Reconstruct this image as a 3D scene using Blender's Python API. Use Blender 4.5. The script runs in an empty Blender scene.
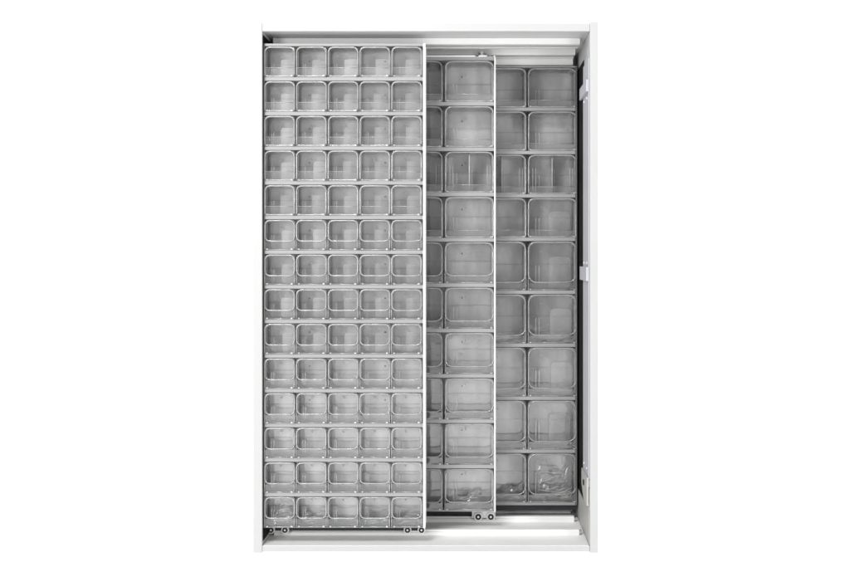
import bpy, bmesh, math, random
from mathutils import Vector
random.seed(7)
C = bpy.context.scene.collection
SC = bpy.context.scene
U = 0.00375            # metres per reference unit on the cabinet's front plane
DIST = 3.6             # camera distance from the front plane
XV, YV = 470.0, 256.0  # principal point of the photograph
CAMZ = (553.0 - YV) * U
CX = (425.5 - XV) * U  # cabinet centre relative to the optical axis

def X(px, d=0.0): return (px - XV) * U * (DIST + d) / DIST
def Z(py, d=0.0): return CAMZ + (YV - py) * U * (DIST + d) / DIST
def ux(u): return u * U
def uz(u): return CAMZ + u * U

# ------------------------------------------------------------------ materials
def new_mat(name):
    m = bpy.data.materials.new(name); m.use_nodes = True
    nt = m.node_tree; nt.nodes.clear()
    out = nt.nodes.new('ShaderNodeOutputMaterial')
    return m, nt, out

def paint(name, col, rough=0.45, var=0.04, scale=6.0, spec=0.4, metal=0.0, stretch=(1,1,1), bump=0.0):
    m, nt, out = new_mat(name)
    b = nt.nodes.new('ShaderNodeBsdfPrincipled')
    tc = nt.nodes.new('ShaderNodeTexCoord'); mp = nt.nodes.new('ShaderNodeMapping')
    mp.inputs['Scale'].default_value = stretch
    n = nt.nodes.new('ShaderNodeTexNoise'); n.inputs['Scale'].default_value = scale
    n.inputs['Detail'].default_value = 5
    r = nt.nodes.new('ShaderNodeValToRGB')
    lo = [max(0, c * (1 - var)) for c in col] + [1]; hi = [min(1, c * (1 + var)) for c in col] + [1]
    r.color_ramp.elements[0].position = .3; r.color_ramp.elements[1].position = .7
    r.color_ramp.elements[0].color = lo; r.color_ramp.elements[1].color = hi
    L = nt.links.new
    L(tc.outputs['Object'], mp.inputs['Vector']); L(mp.outputs['Vector'], n.inputs['Vector'])
    L(n.outputs['Fac'], r.inputs['Fac']); L(r.outputs['Color'], b.inputs['Base Color'])
    b.inputs['Roughness'].default_value = rough; b.inputs['Metallic'].default_value = metal
    b.inputs['Specular IOR Level'].default_value = spec
    if bump:
        bp = nt.nodes.new('ShaderNodeBump'); bp.inputs['Strength'].default_value = bump
        bp.inputs['Distance'].default_value = .002
        L(n.outputs['Fac'], bp.inputs['Height']); L(bp.outputs['Normal'], b.inputs['Normal'])
    L(b.outputs['BSDF'], out.inputs['Surface'])
    return m

def plastic(name, tint=.93, haze=.06, edge=.5, gloss_rough=.08, haze_col=.9, wob=0.0, gmul=1.0, graze=None):
    """thin clear plastic: transparent + milky haze + fresnel gloss"""
    m, nt, out = new_mat(name); L = nt.links.new; N = nt.nodes.new
    tr = N('ShaderNodeBsdfTransparent'); tr.inputs['Color'].default_value = (tint, tint, tint, 1)
    df = N('ShaderNodeBsdfDiffuse'); df.inputs['Color'].default_value = (haze_col,)*3 + (1,)
    tl = N('ShaderNodeBsdfTranslucent'); tl.inputs['Color'].default_value = (haze_col,)*3 + (1,)
    hz = N('ShaderNodeMixShader'); hz.inputs[0].default_value = .4
    L(df.outputs[0], hz.inputs[1]); L(tl.outputs[0], hz.inputs[2])
    gl = N('ShaderNodeBsdfGlossy'); gl.inputs['Roughness'].default_value = gloss_rough
    lw = N('ShaderNodeLayerWeight'); lw.inputs['Blend'].default_value = .25
    if graze is not None:
        cr = N('ShaderNodeValToRGB'); cr.color_ramp.elements[0].color = (tint, tint, tint, 1); cr.color_ramp.elements[1].color = (graze, graze, graze, 1)
        cr.color_ramp.elements[0].position = .25
        l2 = N('ShaderNodeLayerWeight'); l2.inputs['Blend'].default_value = .5
        L(l2.outputs['Facing'], cr.inputs['Fac']); L(cr.outputs['Color'], tr.inputs['Color'])
    tc = N('ShaderNodeTexCoord'); no = N('ShaderNodeTexNoise'); no.inputs['Scale'].default_value = 35
    L(tc.outputs['Object'], no.inputs['Vector'])
    mr = N('ShaderNodeMapRange'); mr.inputs['From Min'].default_value = .25; mr.inputs['From Max'].default_value = .75
    mr.inputs['To Min'].default_value = haze * .6; mr.inputs['To Max'].default_value = haze * 1.4
    L(no.outputs['Fac'], mr.inputs['Value'])
    ma = N('ShaderNodeMath'); ma.operation = 'MULTIPLY_ADD'; ma.inputs[1].default_value = edge
    L(lw.outputs['Facing'], ma.inputs[0]); L(mr.outputs['Result'], ma.inputs[2]); ma.use_clamp = True
    m1 = N('ShaderNodeMixShader'); L(ma.outputs[0], m1.inputs[0]); L(tr.outputs[0], m1.inputs[1]); L(hz.outputs[0], m1.inputs[2])
    fr = N('ShaderNodeFresnel'); fr.inputs['IOR'].default_value = 1.5
    fm = N('ShaderNodeMath'); fm.operation = 'MULTIPLY'; fm.inputs[1].default_value = gmul; fm.use_clamp = True
    L(fr.outputs[0], fm.inputs[0])
    m2 = N('ShaderNodeMixShader'); L(fm.outputs[0], m2.inputs[0]); L(m1.outputs[0], m2.inputs[1]); L(gl.outputs[0], m2.inputs[2])
    if wob:
        bp = N('ShaderNodeBump'); bp.inputs['Strength'].default_value = wob; bp.inputs['Distance'].default_value = .003
        n2 = N('ShaderNodeTexNoise'); n2.inputs['Scale'].default_value = 18
        L(tc.outputs['Object'], n2.inputs['Vector']); L(n2.outputs['Fac'], bp.inputs['Height'])
        L(bp.outputs['Normal'], gl.inputs['Normal'])
    L(m2.outputs[0], out.inputs['Surface'])
    return m

M = {}
M['white'] = paint('white_enamel', (.475, .48, .475), .4, .012, 3)
M['inner'] = paint('inner_enamel', (.86, .855, .84), .5, .02, 4)
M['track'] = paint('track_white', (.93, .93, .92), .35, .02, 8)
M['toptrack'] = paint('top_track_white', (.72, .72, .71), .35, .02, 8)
M['black'] = paint('black_wall_shade', (.006, .006, .0065), .75, .3, 14, spec=.15)
M['undershade'] = paint('dark_under_shade', (.02, .022, .024), .5, .2, 20)  # near-black for the strips that paint shade under the panels
M['lavender'] = paint('lavender_grey_liner', (.46, .46, .495), .5, .03, 5)
M['beige'] = paint('warm_grey_liner', (.42, .415, .395), .5, .03, 5)
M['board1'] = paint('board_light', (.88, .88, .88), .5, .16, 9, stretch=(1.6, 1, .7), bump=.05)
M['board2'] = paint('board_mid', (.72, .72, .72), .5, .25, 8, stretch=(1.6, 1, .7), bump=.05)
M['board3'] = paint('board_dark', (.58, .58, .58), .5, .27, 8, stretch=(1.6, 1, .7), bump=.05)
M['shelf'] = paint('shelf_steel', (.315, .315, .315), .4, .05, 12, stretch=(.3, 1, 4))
M['shelf3'] = paint('shelf_steel_rear', (.32, .32, .32), .4, .05, 12, stretch=(.3, 1, 4))  # shelves of the rear panel, almost the front shelves' grey
M['edge3'] = paint('edge_steel_dark_shade', (.13, .13, .13), .4, .06, 12)
M['edge'] = paint('edge_white', (.88, .88, .88), .35, .01, 4)
M['steel'] = paint('zinc_steel', (.62, .62, .63), .3, .08, 30, metal=.9)
M['rubber'] = paint('black_rubber', (.012, .012, .012), .6, .2, 40)
M['shell'] = plastic('clear_plastic_wall', .988, .05, .06, .05, wob=.35, gmul=1.7, graze=.62)
M['front'] = plastic('clear_plastic_front', .975, .07, .10, .06, wob=.45, gmul=1.5)
M['rim'] = plastic('clear_plastic_rim', .86, .40, .2, .07, gmul=2.4, graze=.45)
M['rib'] = plastic('clear_plastic_rib', .98, .52, .15, .08, haze_col=.97, gmul=2.5)
M['divide'] = plastic('clear_divider', .95, .55, .2, .15)
M['glare3'] = plastic('painted_glare_faint', .99, .09, .08, .3, haze_col=.98)
M['glare'] = plastic('painted_glare', .99, .12, .1, .3, haze_col=.98)  # whitish film that paints the reflections inside the bins
M['foot'] = plastic('plastic_foot', .8, .72, .1, .08, haze_col=.97, gmul=3)
M['footgap'] = plastic('plastic_foot_shadow', .22, .05, .1, .1)
M['film'] = plastic('plastic_film', .992, .06, .06, .15, haze_col=.97, gmul=1.5)
M['fold'] = plastic('film_fold_glint', .95, .5, .2, .2, haze_col=.98, gmul=1.5)

# ------------------------------------------------------------------ helpers
def link(name, bm, mat, parent=None, smooth=False, bevel=0.0):
    if bevel:
        bmesh.ops.bevel(bm, geom=bm.edges[:], offset=bevel, segments=2, affect='EDGES', profile=.6)
    bmesh.ops.recalc_face_normals(bm, faces=bm.faces[:])
    me = bpy.data.meshes.new(name); bm.to_mesh(me); bm.free()
    if smooth:
        for p in me.polygons: p.use_smooth = True
    me.materials.append(mat)
    o = bpy.data.objects.new(name, me); C.objects.link(o)
    if parent is not None: o.parent = parent
    return o

def box(bm, x0, x1, y0, y1, z0, z1):
    v = [bm.verts.new((x, y, z)) for x in (x0, x1) for y in (y0, y1) for z in (z0, z1)]
    for f in ((0,1,3,2), (4,6,7,5), (0,4,5,1), (2,3,7,6), (0,2,6,4), (1,5,7,3)):
        bm.faces.new([v[i] for i in f])

def bx(name, x0, x1, y0, y1, z0, z1, mat, parent=None, bevel=0.0):
    bm = bmesh.new(); box(bm, x0, x1, y0, y1, z0, z1)
    return link(name, bm, mat, parent, bevel=bevel)

def cyl(bm, c, r, y0, y1, n=24, r_in=0.0):
    cx, cz = c
    def ring(rr, y): return [bm.verts.new((cx + rr*math.cos(2*math.pi*k/n), y, cz + rr*math.sin(2*math.pi*k/n))) for k in range(n)]
    a, b = ring(r, y0), ring(r, y1)
    for k in range(n): bm.faces.new((a[k], a[(k+1)%n], b[(k+1)%n], b[k]))
    if r_in:
        c_, d = ring(r_in, y0), ring(r_in, y1)
        for k in range(n):
            bm.faces.new((c_[k], d[k], d[(k+1)%n], c_[(k+1)%n]))
            bm.faces.new((a[k], c_[k], c_[(k+1)%n], a[(k+1)%n]))
            bm.faces.new((b[k], b[(k+1)%n], d[(k+1)%n], d[k]))
    else:
        bm.faces.new(a[::-1]); bm.faces.new(b)

def empty(name, loc, label, cat, group=None):
    o = bpy.data.objects.new(name, None); C.objects.link(o); o.location = loc
    o.empty_display_size = .05
    o['label'] = label; o['category'] = cat
    if group: o['group'] = group
    return o

def rrect(x0, x1, z0, z1, r, y, seg=4):
    pts = []
    for cx, cz, a0 in ((x1-r, z1-r, 0), (x0+r, z1-r, 90), (x0+r, z0+r, 180), (x1-r, z0+r, 270)):
        for k in range(seg + 1):
            a = math.radians(a0 + 90*k/seg)
            pts.append(Vector((cx + r*math.cos(a), y, cz + r*math.sin(a))))
    return pts

def bridge(bm, a, b):
    n = len(a)
    for k in range(n): bm.faces.new((a[k], a[(k+1)%n], b[(k+1)%n], b[k]))

# ------------------------------------------------------------------ backdrop
bm = bmesh.new()
prof = [(-9.0, 0.0), (2.0, 0.0)]
for k in range(1, 9):
    a = math.radians(90*k/8); prof.append((2.0 + 1.2*math.sin(a), 1.2 - 1.2*math.cos(a)))
prof.append((3.2, 7.0))
pv = [[bm.verts.new((x, y, z - .002)) for (y, z) in prof] for x in (-9, 9)]
for k in range(len(prof)-1): bm.faces.new((pv[0][k], pv[1][k], pv[1][k+1], pv[0][k+1]))
m, nt, out = new_mat('white_glowing_backdrop')
b = nt.nodes.new('ShaderNodeBsdfPrincipled'); n = nt.nodes.new('ShaderNodeTexNoise'); n.inputs['Scale'].default_value = 2
r = nt.nodes.new('ShaderNodeValToRGB'); r.color_ramp.elements[0].color = (.88,.88,.88,1); r.color_ramp.elements[1].color = (.92,.92,.92,1)
nt.links.new(n.outputs['Fac'], r.inputs['Fac']); nt.links.new(r.outputs['Color'], b.inputs['Base Color'])
b.inputs['Roughness'].default_value = .9; b.inputs['Emission Color'].default_value = (1,1,1,1); b.inputs['Emission Strength'].default_value = .76  # backdrop glows by itself to stay pure white
nt.links.new(b.outputs[0], out.inputs['Surface'])
bd = link('backdrop', bm, m, smooth=True); bd['kind'] = 'structure'

# ------------------------------------------------------------------ cabinet
BACK = .52
cab = empty('cabinet', (ux(-44.5), 0, 0), 'tall white open-fronted cabinet holding three sliding panels of clear bins', 'cabinet')
cab_inv = Vector((-ux(-44.5), 0, 0))
def part(name, x0, x1, y0, y1, z0, z1, mat, bevel=0.0, parent=None):
    o = ux(-44.5)
    return bx(name, x0 - o, x1 - o, y0, y1, z0, z1, mat, parent or cab, bevel)
W0, W1 = ux(-208), ux(120)
part('side_panel', ux(-217), W0, 0, BACK + .03, uz(-297), uz(234), M['white'], .0015)
part('side_panel', W1, ux(128.3), 0, BACK + .03, uz(-297), uz(234), M['white'], .0015)
part('top_panel', W0 + .0006, W1 - .0006, .0025, BACK + .02, uz(225), uz(232.6), M['white'], .001)
part('bottom_panel', W0 + .0006, W1 - .0006, .0025, BACK + .02, uz(-296), uz(-290.3), M['white'], .001)
part('floor_plate', W0 + .002, W1 - .0034, .0035, BACK - .001, uz(-290.25), uz(-289.9), M['track'])
part('back_panel', W0 + .0008, W1 - .0008, BACK, BACK + .012, uz(-289.5), uz(224.6), M['inner'])
# black sheets standing for shade: along the left wall, at the right wall's back
part('wall_shade', W0 + .0002, W0 + .0016, .012, BACK - .004, uz(-286), uz(222), M['black'])
part('wall_shade', W1 - .0018, W1 - .0002, .184, BACK - .006, uz(-256), uz(206), M['black'])
# right wall liner: two panels, three bands standing proud
part('liner_panel', W1 - .005, W1 - .0004, .006, .18, uz(-224), uz(198), M['lavender'], .001)
part('liner_panel', W1 - .005, W1 - .0004, .006, .17, uz(-232), uz(-224.4), M['beige'], .001)
part('liner_panel', W1 - .003, W1 - .0004, .004, BACK - .004, uz(-289), uz(-257), M['beige'], .0005)
part('liner_panel', W1 - .003, W1 - .0004, .004, .182, uz(-256.6), uz(-232.4), M['beige'], .0005)
part('liner_band', W1 - .014, W1 - .0052, .004, .225, uz(165), uz(177), M['lavender'], .0015)
part('liner_band', W1 - .014, W1 - .0052, .004, .215, uz(-25), uz(-11), M['lavender'], .0015)
bm = bmesh.new(); o = ux(-44.5)
prf = [(.004, -222), (.175, -222), (.175, -238), (.11, -250), (.004, -250)]
fa = [bm.verts.new((W1 - .012 - o, y, uz(z))) for y, z in prf]; fb = [bm.verts.new((W1 - .0052 - o, y, uz(z))) for y, z in prf]
bm.faces.new(fa); bm.faces.new(fb[::-1]); bridge(bm, fa, fb)
link('liner_band', bm, M['beige'], cab, bevel=.001)
bm = bmesh.new()
yc, zc = .092, uz(-232)
rr = [[bm.verts.new((x - o, yc + .013*math.cos(a*math.pi/8), zc + .011*math.sin(a*math.pi/8))) for a in range(16)] for x in (W1 - .0155, W1 - .0121)]
bridge(bm, rr[0], rr[1]); bm.faces.new(rr[0]); bm.faces.new(rr[1][::-1])
link('catch', bm, M['rubber'], cab)
for zz in (160, -7, -215):
    for yy in (.05, .14):
        bm = bmesh.new()
        rr = [[bm.verts.new((x - o, yy + .004*math.cos(a*math.pi/6), uz(zz) + .004*math.sin(a*math.pi/6))) for a in range(12)] for x in (W1 - .0075, W1 - .0052)]
        bridge(bm, rr[0], rr[1]); bm.faces.new(rr[0]); bm.faces.new(rr[1][::-1])
        link('screw', bm, M['edge'], cab)
# tracks: pairs of C-channels top and bottom
TL, TR = ux(-203.3), ux(113.5)
def top_track(d0, d1, drop, name='top_track'):
    bm = bmesh.new(); o = ux(-44.5); t = .003
    zt = uz(225) - .0006; zb = uz(225 - drop)
    prf = [(d0, zt), (d0, zb), (d0 + .026, zb), (d0 + .026, zb + t), (d0 + t, zb + t), (d0 + t, zt - t),
           (d1 - t, zt - t), (d1 - t, zb + t), (d1 - .026, zb + t), (d1 - .026, zb), (d1, zb), (d1, zt)]
    a = [bm.verts.new((TL - o, y, z)) for y, z in prf]; b = [bm.verts.new((TR - o, y, z)) for y, z in prf]
    bm.faces.new(a); bm.faces.new(b[::-1]); bridge(bm, a, b)
    return link(name, bm, M['toptrack'], cab)
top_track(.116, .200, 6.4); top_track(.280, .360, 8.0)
part('light_catch_plate', TL, TR, .366, .371, uz(210.2), uz(224.4), M['toptrack'], .0008)  # added plate, set forward to catch light in place of the back wall
def bottom_track(d0, d1, h):
    o = ux(-44.5); zb = uz(-290) + .0006; t = .004; hh = h * U
    bm = bmesh.new()
    prf = [(d0, zb), (d0, zb + hh*.55), (d0 + .006, zb + hh*.75), (d0 + .006, zb + hh), (d0 + .022, zb + hh), (d0 + .022, zb + t), (d1 - .012, zb + t), (d1 - .012, zb + hh*.7), (d1, zb + hh*.7), (d1, zb)]
    a = [bm.verts.new((TL - o, y, z)) for y, z in prf]; b = [bm.verts.new((TR - o, y, z)) for y, z in prf]
    bm.faces.new(a); bm.faces.new(b[::-1]); bridge(bm, a, b)
    tr = link('bottom_track', bm, M['track'], cab)
    for k in range(1):
        bm = bmesh.new(); box(bm, TR - o + .0005, TR - o + .010, d0 + .008, d0 + .024, zb + .004, zb + hh*.8)
        link('end_stop', bm, M['steel'], tr, bevel=.001)
    return tr
bottom_track(.135, .185, 5.6); bottom_track(.322, .372, 5.6); bottom_track(.46, .505, 4.0)
# little screw under the second top track, at its right end
bm = bmesh.new(); cyl(bm, (X(566.5, .37) - o, Z(55, .37)), .005, .366, .376)
link('screw', bm, M['rubber'], cab)

# ------------------------------------------------------------------ bins
proto = {}
def bin_meshes(key, W, H, D, lip, thin=False):
    """meshes of one clear bin, origin at the bottom front centre, opening towards -Y"""
    r = min(W, H) * .14; t = .0013; tp = W * .055
    res = {}
    bm = bmesh.new()
    of = [bm.verts.new(p) for p in rrect(-W/2, W/2, 0, H, r*.75, 0)]
    ob = [bm.verts.new(p) for p in rrect(-W/2 + tp, W/2 - tp, H*.03, H*.97, r, D)]
    inf = [bm.verts.new(p) for p in rrect(-W/2 + t, W/2 - t, t, H - t, r*.75 - t*.5, 0)]
    ib = [bm.verts.new(p) for p in rrect(-W/2 + tp + t, W/2 - tp - t, H*.03 + t, H*.97 - t, r - t*.5, D - t)]
    bridge(bm, of, ob); bridge(bm, ib, inf); bridge(bm, inf, of)
    bm.faces.new(ob); bm.faces.new(ib[::-1])
    # moulded step across the rear wall and two stiffening ribs
    box(bm, -W/2 + tp*1.2, W/2 - tp*1.2, D - t - .004, D - t - .0005, H*.52, H*.54)
    for fx in (-.33, -.26):
        box(bm, W*fx, W*fx + .0022, D*.45, D*.5, H*.06, H*.5)
    for sx in (-1, 1):      # moulding line down each side wall
        xc = sx*(W/2 - tp*.35 - .0035)
        box(bm, xc - .0011, xc + .0011, D*.22, D*.22 + .002, H*(.30 if sx < 0 else .06), H*.88)
    bx0, bz0 = -W*.10, H*.76     # bright blocks added to stand for glints on the rear wall
    for q in range(2): box(bm, bx0 + q*.003, bx0 + q*.003 + .004, D*.80 - q*.002, D*.86, bz0 - q*.0035, bz0 - q*.0035 + .0035)
    bmesh.ops.recalc_face_normals(bm, faces=bm.faces[:])
    for f in bm.faces: f.material_index = 0
    bm.faces.ensure_lookup_table()
    for f in bm.faces[len(bm.faces) - 36:]: f.material_index = 1
    me = bpy.data.meshes.new('shell'); bm.to_mesh(me); bm.free(); me.materials.append(M['shell']); me.materials.append(M['rib']); res['shell'] = me
    # rim: bead swept around the opening
    bm = bmesh.new()
    rb = min(.0030, W*.028)
    path = rrect(-W/2 + rb, W/2 - rb, lip*H, H - rb, r*1.15, 0, 6)
    if thin:
        path = rrect(-W/2 + rb, W/2 - rb, rb, H - rb, r*1.15, 0, 6)[:14] + rrect(-W/2 + rb, W/2 - rb, rb, H - rb, r*.35, 0, 6)[14:]
    n = len(path); rings = []
    for k, p in enumerate(path):
        tan = (path[(k+1) % n] - path[k-1]).normalized(); nor = Vector((tan.z, 0, -tan.x))
        ring = []
        for q in range(8):
            a = 2*math.pi*q/8 + math.pi/8
            ring.append(bm.verts.new(p + nor*rb*math.cos(a) + Vector((0, -.002 + rb*1.3*math.sin(a), 0))))
        rings.append(ring)
    for k in range(n):
        bridge(bm, rings[k], rings[(k+1) % n])
    if thin: box(bm, -W/2 + rb*1.5, W/2 - rb*1.5, -.003, .0, lip*H - .0011, lip*H + .0011)
    for sx in (() if thin else (-1, 1)):
        xa, xb = sorted((sx*(W/2 - .0002), sx*(W/2 - .0002 - rb*1.1)))
        box(bm, xa, xb, -.005, .0, .0008, lip*H + r*.75)
    box(bm, -W/2 + rb*1.2, W/2 - rb*1.2, -.004, -.0014, .0008, .0042)
    bmesh.ops.recalc_face_normals(bm, faces=bm.faces[:])
    me = bpy.data.meshes.new('rim'); bm.to_mesh(me); bm.free(); me.materials.append(M['rim'])
    for p in me.polygons: p.use_smooth = True
    res['rim'] = me
    # low front wall below the opening, with a base bead
    bm = bmesh.new()
    box(bm, -W/2 + rb*1.3, W/2 - rb*1.3, -.0012, .0006, .0012, lip*H - rb*1.02)
    bmesh.ops.recalc_face_normals(bm, faces=bm.faces[:])
    me = bpy.data.meshes.new('front_wall'); bm.to_mesh(me); bm.free(); me.materials.append(M['front']); res['front_wall'] = me
    # little moulded feet in the bottom corners
    for s, nm in ((-1, 'foot_a'), (1, 'foot_b')):
        bm = bmesh.new()
        f = W*.075 if W < .15 else W*.04
        x1 = s*(W/2 - .001); x0 = s*(W/2 - f - .001)
        pr = [(x0, .001), (x1, .001), (x1, f*1.25), (s*(W/2 - f*.45), f*1.05)]
        a = [bm.verts.new((x, -.0075, z)) for x, z in pr]; b2 = [bm.verts.new((x, -.0015, z)) for x, z in pr]
        bm.faces.new(a); bm.faces.new(b2[::-1]); bridge(bm, a, b2)
        bmesh.ops.bevel(bm, geom=bm.edges[:], offset=.001, segments=2, affect='EDGES')
        nf = len(bm.faces)
        xa, xb = sorted((s*(W/2 - f*1.05), s*(W/2 - f*1.75)))
        box(bm, xa, xb, -.0062, -.0046, .0012, f*.75)
        bmesh.ops.recalc_face_normals(bm, faces=bm.faces[:]); bm.faces.ensure_lookup_table()
        for fc in bm.faces[nf:]: fc.material_index = 1
        me = bpy.data.meshes.new('foot'); bm.to_mesh(me); bm.free(); me.materials.append(M['foot']); me.materials.append(M['footgap']); res[nm] = me
    # pale insert standing for reflected light at the rear right of the bin
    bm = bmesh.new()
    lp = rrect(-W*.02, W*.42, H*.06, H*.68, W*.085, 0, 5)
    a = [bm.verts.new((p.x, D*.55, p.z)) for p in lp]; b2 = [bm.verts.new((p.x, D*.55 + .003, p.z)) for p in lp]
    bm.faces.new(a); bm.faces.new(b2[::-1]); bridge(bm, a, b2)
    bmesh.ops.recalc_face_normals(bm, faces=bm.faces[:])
    me = bpy.data.meshes.new('glare_patch'); bm.to_mesh(me); bm.free(); me.materials.append(M['glare3' if key == 'large' or key == 'medium' else 'glare']); res['glare_patch'] = me
    # upright divider
    bm = bmesh.new()
    box(bm, -.0022, .0022, .004, D - .003, .003, H*.92)
    for fx in (-.40, -.34, .36, .42): box(bm, W*fx, W*fx + .0022, .012, .03, .003, H*.66)
    box(bm, W*.045, W*.06, D*.3, D*.5, .003, H*.62)
    bmesh.ops.recalc_face_normals(bm, faces=bm.faces[:])
    me = bpy.data.meshes.new('divider'); bm.to_mesh(me); bm.free(); me.materials.append(M['divide']); res['divider'] = me
    proto[key] = res

JR = random.Random(11)
def child(name, me, parent):
    o = bpy.data.objects.new(name, me); C.objects.link(o); o.parent = parent; return o

def place_bin(key, x, y, z, label, group, glare_patch=False, divider=False):
    t = empty('clear_bin', (x + JR.uniform(-.0006, .0006), y + JR.uniform(-.0015, .001), z), label, 'bin', group)
    t.rotation_euler = (JR.uniform(-.003, .003), 0, JR.uniform(-.010, .010))
    p = proto[key]
    child('shell', p['shell'], t); child('rim', p['rim'], t); child('front_wall', p['front_wall'], t)
    child('foot', p['foot_a'], t); child('foot', p['foot_b'], t)
    if glare_patch:
        o = child('glare_patch', p['glare_patch'], t); o.location = (JR.uniform(-.003, .0), JR.uniform(-.008, .006), JR.uniform(-.004, .002)); o.rotation_euler = (0, JR.uniform(-.02, .02), JR.uniform(-.08, .08))
    if divider: child('divider', p['divider'], t)
    return t

def bag(x, y, z, w, h, d, label, seed, lean=0.0):
    """crumpled film: folded sheet with sharp creases"""
    rg = random.Random(seed); bm = bmesh.new(); nx, nz = 15, 9
    g = []
    creases = [(rg.uniform(-.9, .9), rg.uniform(.2, 1.0), rg.uniform(-.6, .6), rg.uniform(.25, 1)) for _ in range(7)]
    for j in range(nz):
        row = []
        for i in range(nx):
            u, v = i/(nx-1), j/(nz-1)
            f = 0
            for (sl, fr, ph, am) in creases:
                q = (v - .5 + sl*(u - .5))*5*fr + ph
                f += am*abs(((q + 1) % 2) - 1)
            f = f/len(creases)
            top = h*(.45 + .55*abs(math.sin(3.1*u + seed)) ) 
            row.append(bm.verts.new((x + (u - .5)*w + rg.uniform(-1, 1)*w*.018,
                                     y + d*(.15 + .55*f + .3*v) + rg.uniform(-1, 1)*d*.05,
                                     z + .003 + v*top + rg.uniform(0, 1)*h*.05)))
        g.append(row)
    for j in range(nz-1):
        for i in range(nx-1):
            bm.faces.new((g[j][i], g[j][i+1], g[j+1][i+1])); bm.faces.new((g[j][i], g[j+1][i+1], g[j+1][i]))
    nf = len(bm.faces)
    for c in range(max(6, int(h/.0085))):       # folds whitened to stand for glints, standing up from the film
        i0 = rg.uniform(.08, .6); j0 = rg.uniform(.1, .85); ln = rg.uniform(.18, .5); sl = rg.uniform(-.05, .45); cv = rg.uniform(-.25, .25)
        pl = []
        for q in range(6):
            u = i0 + ln*q/5; v = j0 + sl*ln*q/5 + cv*ln*(q/5)**2
            pl.append((x + (u - .5)*w, y + d*.05 + rg.uniform(-.001, .001), z + .004 + max(0, v)*h*.9, .0016*math.sin(math.pi*(q + .4)/5.8)*rg.uniform(.6, 1.5) + .0003))
        ra = [bm.verts.new((p[0], p[1] + .003, p[2] - p[3])) for p in pl]; rb_ = [bm.verts.new((p[0], p[1], p[2])) for p in pl]; rc = [bm.verts.new((p[0], p[1] + .003, p[2] + p[3])) for p in pl]
        for q in range(5):
            bm.faces.new((ra[q], ra[q+1], rb_[q+1], rb_[q])); bm.faces.new((rb_[q], rb_[q+1], rc[q+1], rc[q]))
    bm.faces.ensure_lookup_table()
    for f in bm.faces[nf:]: f.material_index = 1
    me = bpy.data.meshes.new('plastic_bag'); bm.to_mesh(me); bm.free(); me.materials.append(M['film']); me.materials.append(M['fold'])
    ob = bpy.data.objects.new('plastic_bag', me); C.objects.link(ob)
    ob['label'] = label; ob['category'] = 'bag'; ob['group'] = 'crumpled plastic bags in the bottom rows'
    return ob

ORD = ['top', 'second', 'third', 'fourth', 'fifth', 'sixth', 'seventh', 'eighth', 'ninth', 'tenth', 'eleventh', 'twelfth', 'thirteenth', 'bottom']

# ------------------------------------------------------------------ sliding panels
def panel(name, label, x0, x1, zt, zb, f, depth, rows, board, shelfm, edge_l, edge_r, edge_w, board_t=.016):
    """f: front plane depth; rows: list of (ztop, zbottom) of the bin cells"""
    t = empty(name, ((x0 + x1)/2, f, zb), label, 'sliding panel')
    ox, oz = (x0 + x1)/2, zb
    def P(nm, a, b, c, d, e, g, mat, bevel=0.0, parent=None):
        return bx(nm, a - ox, b - ox, c - f, d - f, e - oz, g - oz, mat, parent or t, bevel)
    t['_o'] = 0; del t['_o']
    P('back_board', x0 + .001, x1 - .001, f + depth, f + depth + board_t, zb, zt, board)
    P('side_edge', x0, x0 + edge_w[0], f - .006, f + depth - .0005, zb, zt, edge_l, .0008)
    P('side_edge', x1 - edge_w[1], x1, f - .006, f + depth - .0005, zb, zt, edge_r, .0008)
    a, b = x0 + edge_w[0] + .0006, x1 - edge_w[1] - .0006
    zs = [zt] + [r[1] for r in rows]
    for k in range(len(rows) + 1):
        top = (zt if k == 0 else rows[k-1][1] - .0008)
        bot = (rows[k][0] + .0008 if k < len(rows) else zb)
        P('shelf', a, b, f - .003, f + depth - .0005, bot, top, shelfm, .0007)
    return t, P

def roller_unit(P, t, ox, oy, oz, xs, zc, d, r, mount=True):
    for xc in xs:
        bm = bmesh.new(); cyl(bm, (xc - ox, zc - oz), r, d - oy, d + .012 - oy, 24)
        bmesh.ops.bevel(bm, geom=[e for e in bm.edges if not e.is_manifold or abs(e.verts[0].co.y - e.verts[1].co.y) < 1e-6], offset=.001, segments=2, affect='EDGES')
        w = link('roller', bm, M['edge'], t)
        bm = bmesh.new(); cyl(bm, (xc - ox, zc - oz), r*.70, d - .003 - oy, d - .0004 - oy, 24, r*.28)
        link('ring', bm, M['rubber'], w)
        bm = bmesh.new(); cyl(bm, (xc - ox, zc - oz), r*.26, d - .004 - oy, d - .0004 - oy, 20)
        link('hub', bm, M['edge'], w)

# ---- panel 1 (left, front)
F1, D1 = .025, .084
x0, x1 = X(264.0, F1), X(425.4, F1)
zt, zb = Z(43.8, F1), Z(527.6, F1)
rows1 = [(Z(46.4 + 34.62*i, F1), Z(46.4 + 34.62*i + 30.6, F1)) for i in range(14)]
t1, P1 = panel('sliding_panel', 'grey panel of small bins rolled to the left, nearest the front of the cabinet', x0, x1, zt, zb, F1, D1, rows1,
               M['board1'], M['shelf'], M['edge3'], M['edge'], (ux(.7), ux(2.3)))  # left edge darkened to stand for the contact shadow at the wall
oX, oZ = (x0 + x1)/2, zb
pw, ph = ux(30.9*1.0083), ux(30.4*1.0083)
bin_meshes('small', pw, ph, D1 - .004, .30); bin_meshes('small_thin', pw, ph, D1 - .004, .30, True)
cols1 = [X(279.7 + 31.7*k, F1) for k in range(5)]
CN = ['leftmost', 'second', 'middle', 'fourth', 'rightmost']
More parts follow.
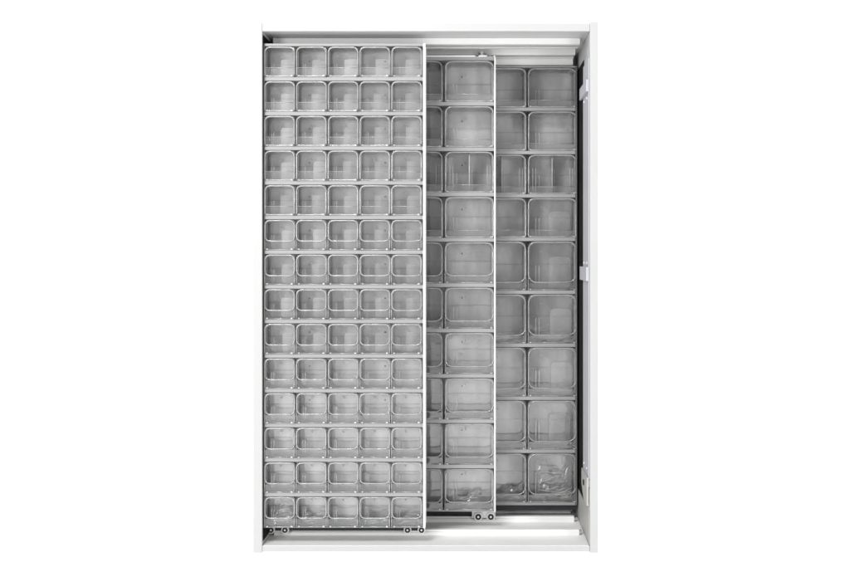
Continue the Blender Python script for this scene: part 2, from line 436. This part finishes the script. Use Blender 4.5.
for i in range(14):
    for k in range(5):
        lab = f'small clear bin, {ORD[i]} row' + (' from the top' if 0 < i < 13 else '') + f', {CN[k]} column of the left panel'
        place_bin('small_thin' if i < 5 else 'small', cols1[k], F1, rows1[i][1] - .0004, lab, 'small clear bins on the left panel', glare_patch=(i < 9))
def screw_on(t, ox, oy, oz, x, z, y, mat, r=.0028):
    bm = bmesh.new(); cyl(bm, (x - ox, z - oz), r, y - .0028 - oy, y - .0002 - oy, 12)
    link('screw', bm, mat, t)
for i in range(11):
    for k, dx in ((1, -5.5), (3, 8.5)):
        screw_on(t1, oX, F1, oZ, cols1[k] + ux(dx), rows1[i][1] + ph*.66, F1 + D1, M['rubber'], .0022 if k == 1 else .003)
# rollers, and a dark strip standing for shade under the panel
P1('under_shade', x0 + .004, x1 - .012, .1225, .1275, Z(530.4, .125), zb - .0006, M['undershade'])
for sx, cx_ in ((0, 278), (1, 414.5)):
    P1('roller_bracket', X(cx_ - 9, .13), X(cx_ + 9, .13), .1285, .1315, Z(532.0, .13), zb - .0008, M['edge'], .0008)
    roller_unit(P1, t1, oX, F1, oZ, [X(cx_ - 7, .115), X(cx_ + 7, .115)], Z(530.0, .115), .115, .0148)
for fx in (.12, .88):
    xx = x0 + (x1 - x0)*fx
    P1('top_guide', xx - .012, xx + .012, F1 + D1 + .018, F1 + D1 + .030, zt - .06, zt + .018, M['steel'], .001)

# ---- panel 2 (middle)
F2, D2 = .220, .105
s2 = (DIST + F2)/DIST
x0, x1 = X(338, F2), X(495.6, F2)
zt, zb = Z(57.2, F2), Z(511.3, F2)
rows2 = [(Z(60.6 + 45.32*i, F2), Z(60.6 + 45.32*i + 41.2, F2)) for i in range(10)]
t2, P2 = panel('sliding_panel', 'grey panel of wide bins in the middle, half hidden behind the left panel', x0, x1, zt, zb, F2, D2, rows2,
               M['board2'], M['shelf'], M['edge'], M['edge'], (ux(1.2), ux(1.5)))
oX2, oZ2 = (x0 + x1)/2, zb
bw, bh = ux(49.3*s2), ux(41.0*s2)
bin_meshes('wide', bw, bh, D2 - .004, .185); bin_meshes('wide_thin', bw, bh, D2 - .004, .185, True)
cols2 = [X(418.2, F2), X(469.3, F2)]
for i in range(10):
    rn = ORD[i] if i < 9 else 'bottom'
    row = f'{rn} row' + (' from the top' if 0 < i < 9 else '')
    for k in range(2):
        if k == 0: lab = f'wide clear bin cut off by the left panel, {row}'
        else: lab = f'whole wide clear bin, {row}, at right of the middle panel'
        if i == 2: lab = ('divided clear bin cut off by the left panel, third row' if k == 0 else
                          'clear bin split by an upright divider, third row at right of the middle panel')
        place_bin('wide_thin' if i < 4 else 'wide', cols2[k], F2, rows2[i][1] - .0004, lab, 'wide clear bins on the middle panel', divider=(i == 2))
    screw_on(t2, oX2, F2, oZ2, cols2[1] - ux(8), rows2[i][1] + bh*.72, F2 + D2, M['rubber'])
P2('top_cap', x0 + .002, x1 - .002, F2 - .007, F2 + D2 + .014, zt + .0006, zt + .006, M['edge'], .0008)
P2('under_shade', x0 + .002, x1 - .006, F2 + .10, F2 + .12, zb - .040, zb - .0006, M['undershade'])  # dark strip in place of the shadowed gap below the panel
P2('roller_bracket', X(472, .31), X(495.4, .31), .3125, .3165, Z(518, .31), zb - .0008, M['edge'], .001)
roller_unit(P2, t2, oX2, F2, oZ2, [X(478.3, .3), X(490.8, .3)], Z(516.8, .3), .300, .0168)
bm = bmesh.new(); zc = zt + .0068
for rr, z0, z1 in ((.010, 0, .012), (.017, .0125, .021)):
    n = 20
    a = [bm.verts.new((X(482, F2) - oX2 + rr*math.cos(2*math.pi*k/n), .03 + rr*math.sin(2*math.pi*k/n), zc + z0 - oZ2)) for k in range(n)]
    b = [bm.verts.new((X(482, F2) - oX2 + rr*math.cos(2*math.pi*k/n), .03 + rr*math.sin(2*math.pi*k/n), zc + z1 - oZ2)) for k in range(n)]
    bridge(bm, a, b); bm.faces.new(a); bm.faces.new(b[::-1])
link('guide_roller', bm, M['steel'], t2)
for px in (477, 488.5, 492):
    P2('slot', X(px - 1.6, F2), X(px + 1.6, F2), F2 - .0078, F2 - .0072, zt + .0012, zt + .005, M['rubber'])

# ---- panel 3 (right, rear)
F3, D3 = .360, .088
s3 = (DIST + F3)/DIST
x0, x1 = X(419, F3), X(577.0, F3)
zt, zb = Z(66.0, F3), Z(505.0, F3)
tops = [67.8 + 43.3*i for i in range(4)] + [241.2 + 52.95*i for i in range(5)]
hs = [39.6]*4 + [49.0]*5
rows3 = [(Z(a, F3), Z(a + h, F3)) for a, h in zip(tops, hs)]
t3, P3 = panel('sliding_panel', 'grey panel of larger bins at the right, rearmost in the cabinet', x0, x1, zt, zb, F3, D3, rows3,
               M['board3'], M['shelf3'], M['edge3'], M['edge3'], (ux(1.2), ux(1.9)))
oX3, oZ3 = (x0 + x1)/2, zb
bin_meshes('medium', ux(48.9*s3), ux(39.4*s3), D3 - .004, .185, True)
bin_meshes('large', ux(48.9*s3), ux(48.8*s3), D3 - .004, .165)
cols3 = [X(501.9, F3), X(552.2, F3)]
for i in range(9):
    rn = ORD[i] if i < 8 else 'bottom'
    row = f'{rn} row' + (' from the top' if 0 < i < 8 else '')
    size = 'medium' if i < 4 else 'large'
    for k in range(2):
        if k == 0: lab = f'{size} clear bin cut off by the middle panel, {row}'
        else: lab = f'whole {size} clear bin, {row}, at right of the right panel'
        if i == 2: lab = ('divided clear bin cut off by the middle panel, third row' if k == 0 else
                          'clear bin split by an upright divider, third row at right of the right panel')
        place_bin(size, cols3[k], F3, rows3[i][1] - .0004, lab, 'clear bins on the right panel', glare_patch=(k == 1 and 3 <= i <= 7), divider=(i == 2))
    if i: screw_on(t3, oX3, F3, oZ3, cols3[1] - ux(11), rows3[i][1] + (rows3[i][0] - rows3[i][1])*.79, F3 + D3, M['edge'])
P3('under_shade', x0 + .002, x1 - .004, F3 + .006, F3 + .085, zb - .022, zb - .0006, M['undershade'])  # dark block painting the shade beneath the rear panel

# ---- crumpled plastic bags
zb1 = rows1[13][1]
bag(cols1[0], F1 + .012, zb1, pw*.85, ph*.62, D1*.6, 'crumpled clear plastic bag in the bottom leftmost bin of the left panel', 3)
bag(cols1[1], F1 + .02, zb1, pw*.7, ph*.42, D1*.5, 'flat scrap of clear film in the bottom second bin of the left panel', 5)
bag(cols1[3], F1 + .01, zb1, pw*.7, ph*.28, D1*.5, 'low scrap of clear film in the bottom fourth bin of the left panel', 8)
bag(cols1[4], F1 + .01, zb1, pw*.8, ph*.36, D1*.5, 'clear film lying in the bottom rightmost bin of the left panel', 12)
bag(cols2[1] + ux(-2), F2 + .015, rows2[9][1], bw*.6, bh*.36, D2*.6, 'crumpled clear film in the bottom right bin of the middle panel', 21)
bag(cols3[0] + ux(6), F3 + .012, rows3[8][1], ux(28), ux(13), D3*.6, 'crumpled clear film in the bottom cut-off bin of the right panel', 31)
bag(cols3[1] + ux(2), F3 + .010, rows3[8][1], ux(40), ux(42), D3*.6, 'large crinkled clear bag in the bottom right bin of the right panel', 45)

KEY = 104; FILL = 66
# ------------------------------------------------------------------ light
w = bpy.data.worlds.new('World'); SC.world = w; w.use_nodes = True
nt = w.node_tree; bg = nt.nodes['Background']
bg.inputs['Color'].default_value = (1, 1, 1, 1); bg.inputs['Strength'].default_value = .42
def area(name, loc, target, sx, sy, power):
    l = bpy.data.lights.new(name, 'AREA'); l.shape = 'RECTANGLE'; l.size = sx; l.size_y = sy; l.energy = power
    o = bpy.data.objects.new(name, l); C.objects.link(o); o.location = loc
    o.rotation_euler = (Vector(target) - Vector(loc)).to_track_quat('-Z', 'Y').to_euler()
    return o
area('soft_light', (-1.3, -2.5, 3.7), (-.15, 0, .9), 1.5, 1.0, KEY)
area('soft_light', (-2.75, -4.0, 1.5), (0, .3, 1.2), 1.0, 1.4, FILL)

area('soft_light', (2.75, -4.0, 1.6), (0, .3, 1.2), .8, 1.2, 50)  # weak fill added to even out the right side, no known source

# ------------------------------------------------------------------ camera
cd = bpy.data.cameras.new('camera'); cam = bpy.data.objects.new('camera', cd); C.objects.link(cam)
cam.location = (0, -DIST, CAMZ); cam.rotation_euler = (math.radians(90), 0, 0)
cd.sensor_width = 36; cd.lens = 36 * (DIST/U) / 850
cd.shift_x = -(XV - 425)/850; cd.shift_y = -(283.5 - YV)/850
cd.clip_end = 100
SC.camera = cam
SC.view_settings.view_transform = 'Standard'; SC.view_settings.look = 'None'; SC.view_settings.exposure = 0
SC.cycles.transparent_max_bounces = 40; SC.cycles.max_bounces = 10
SC.cycles.diffuse_bounces = 5
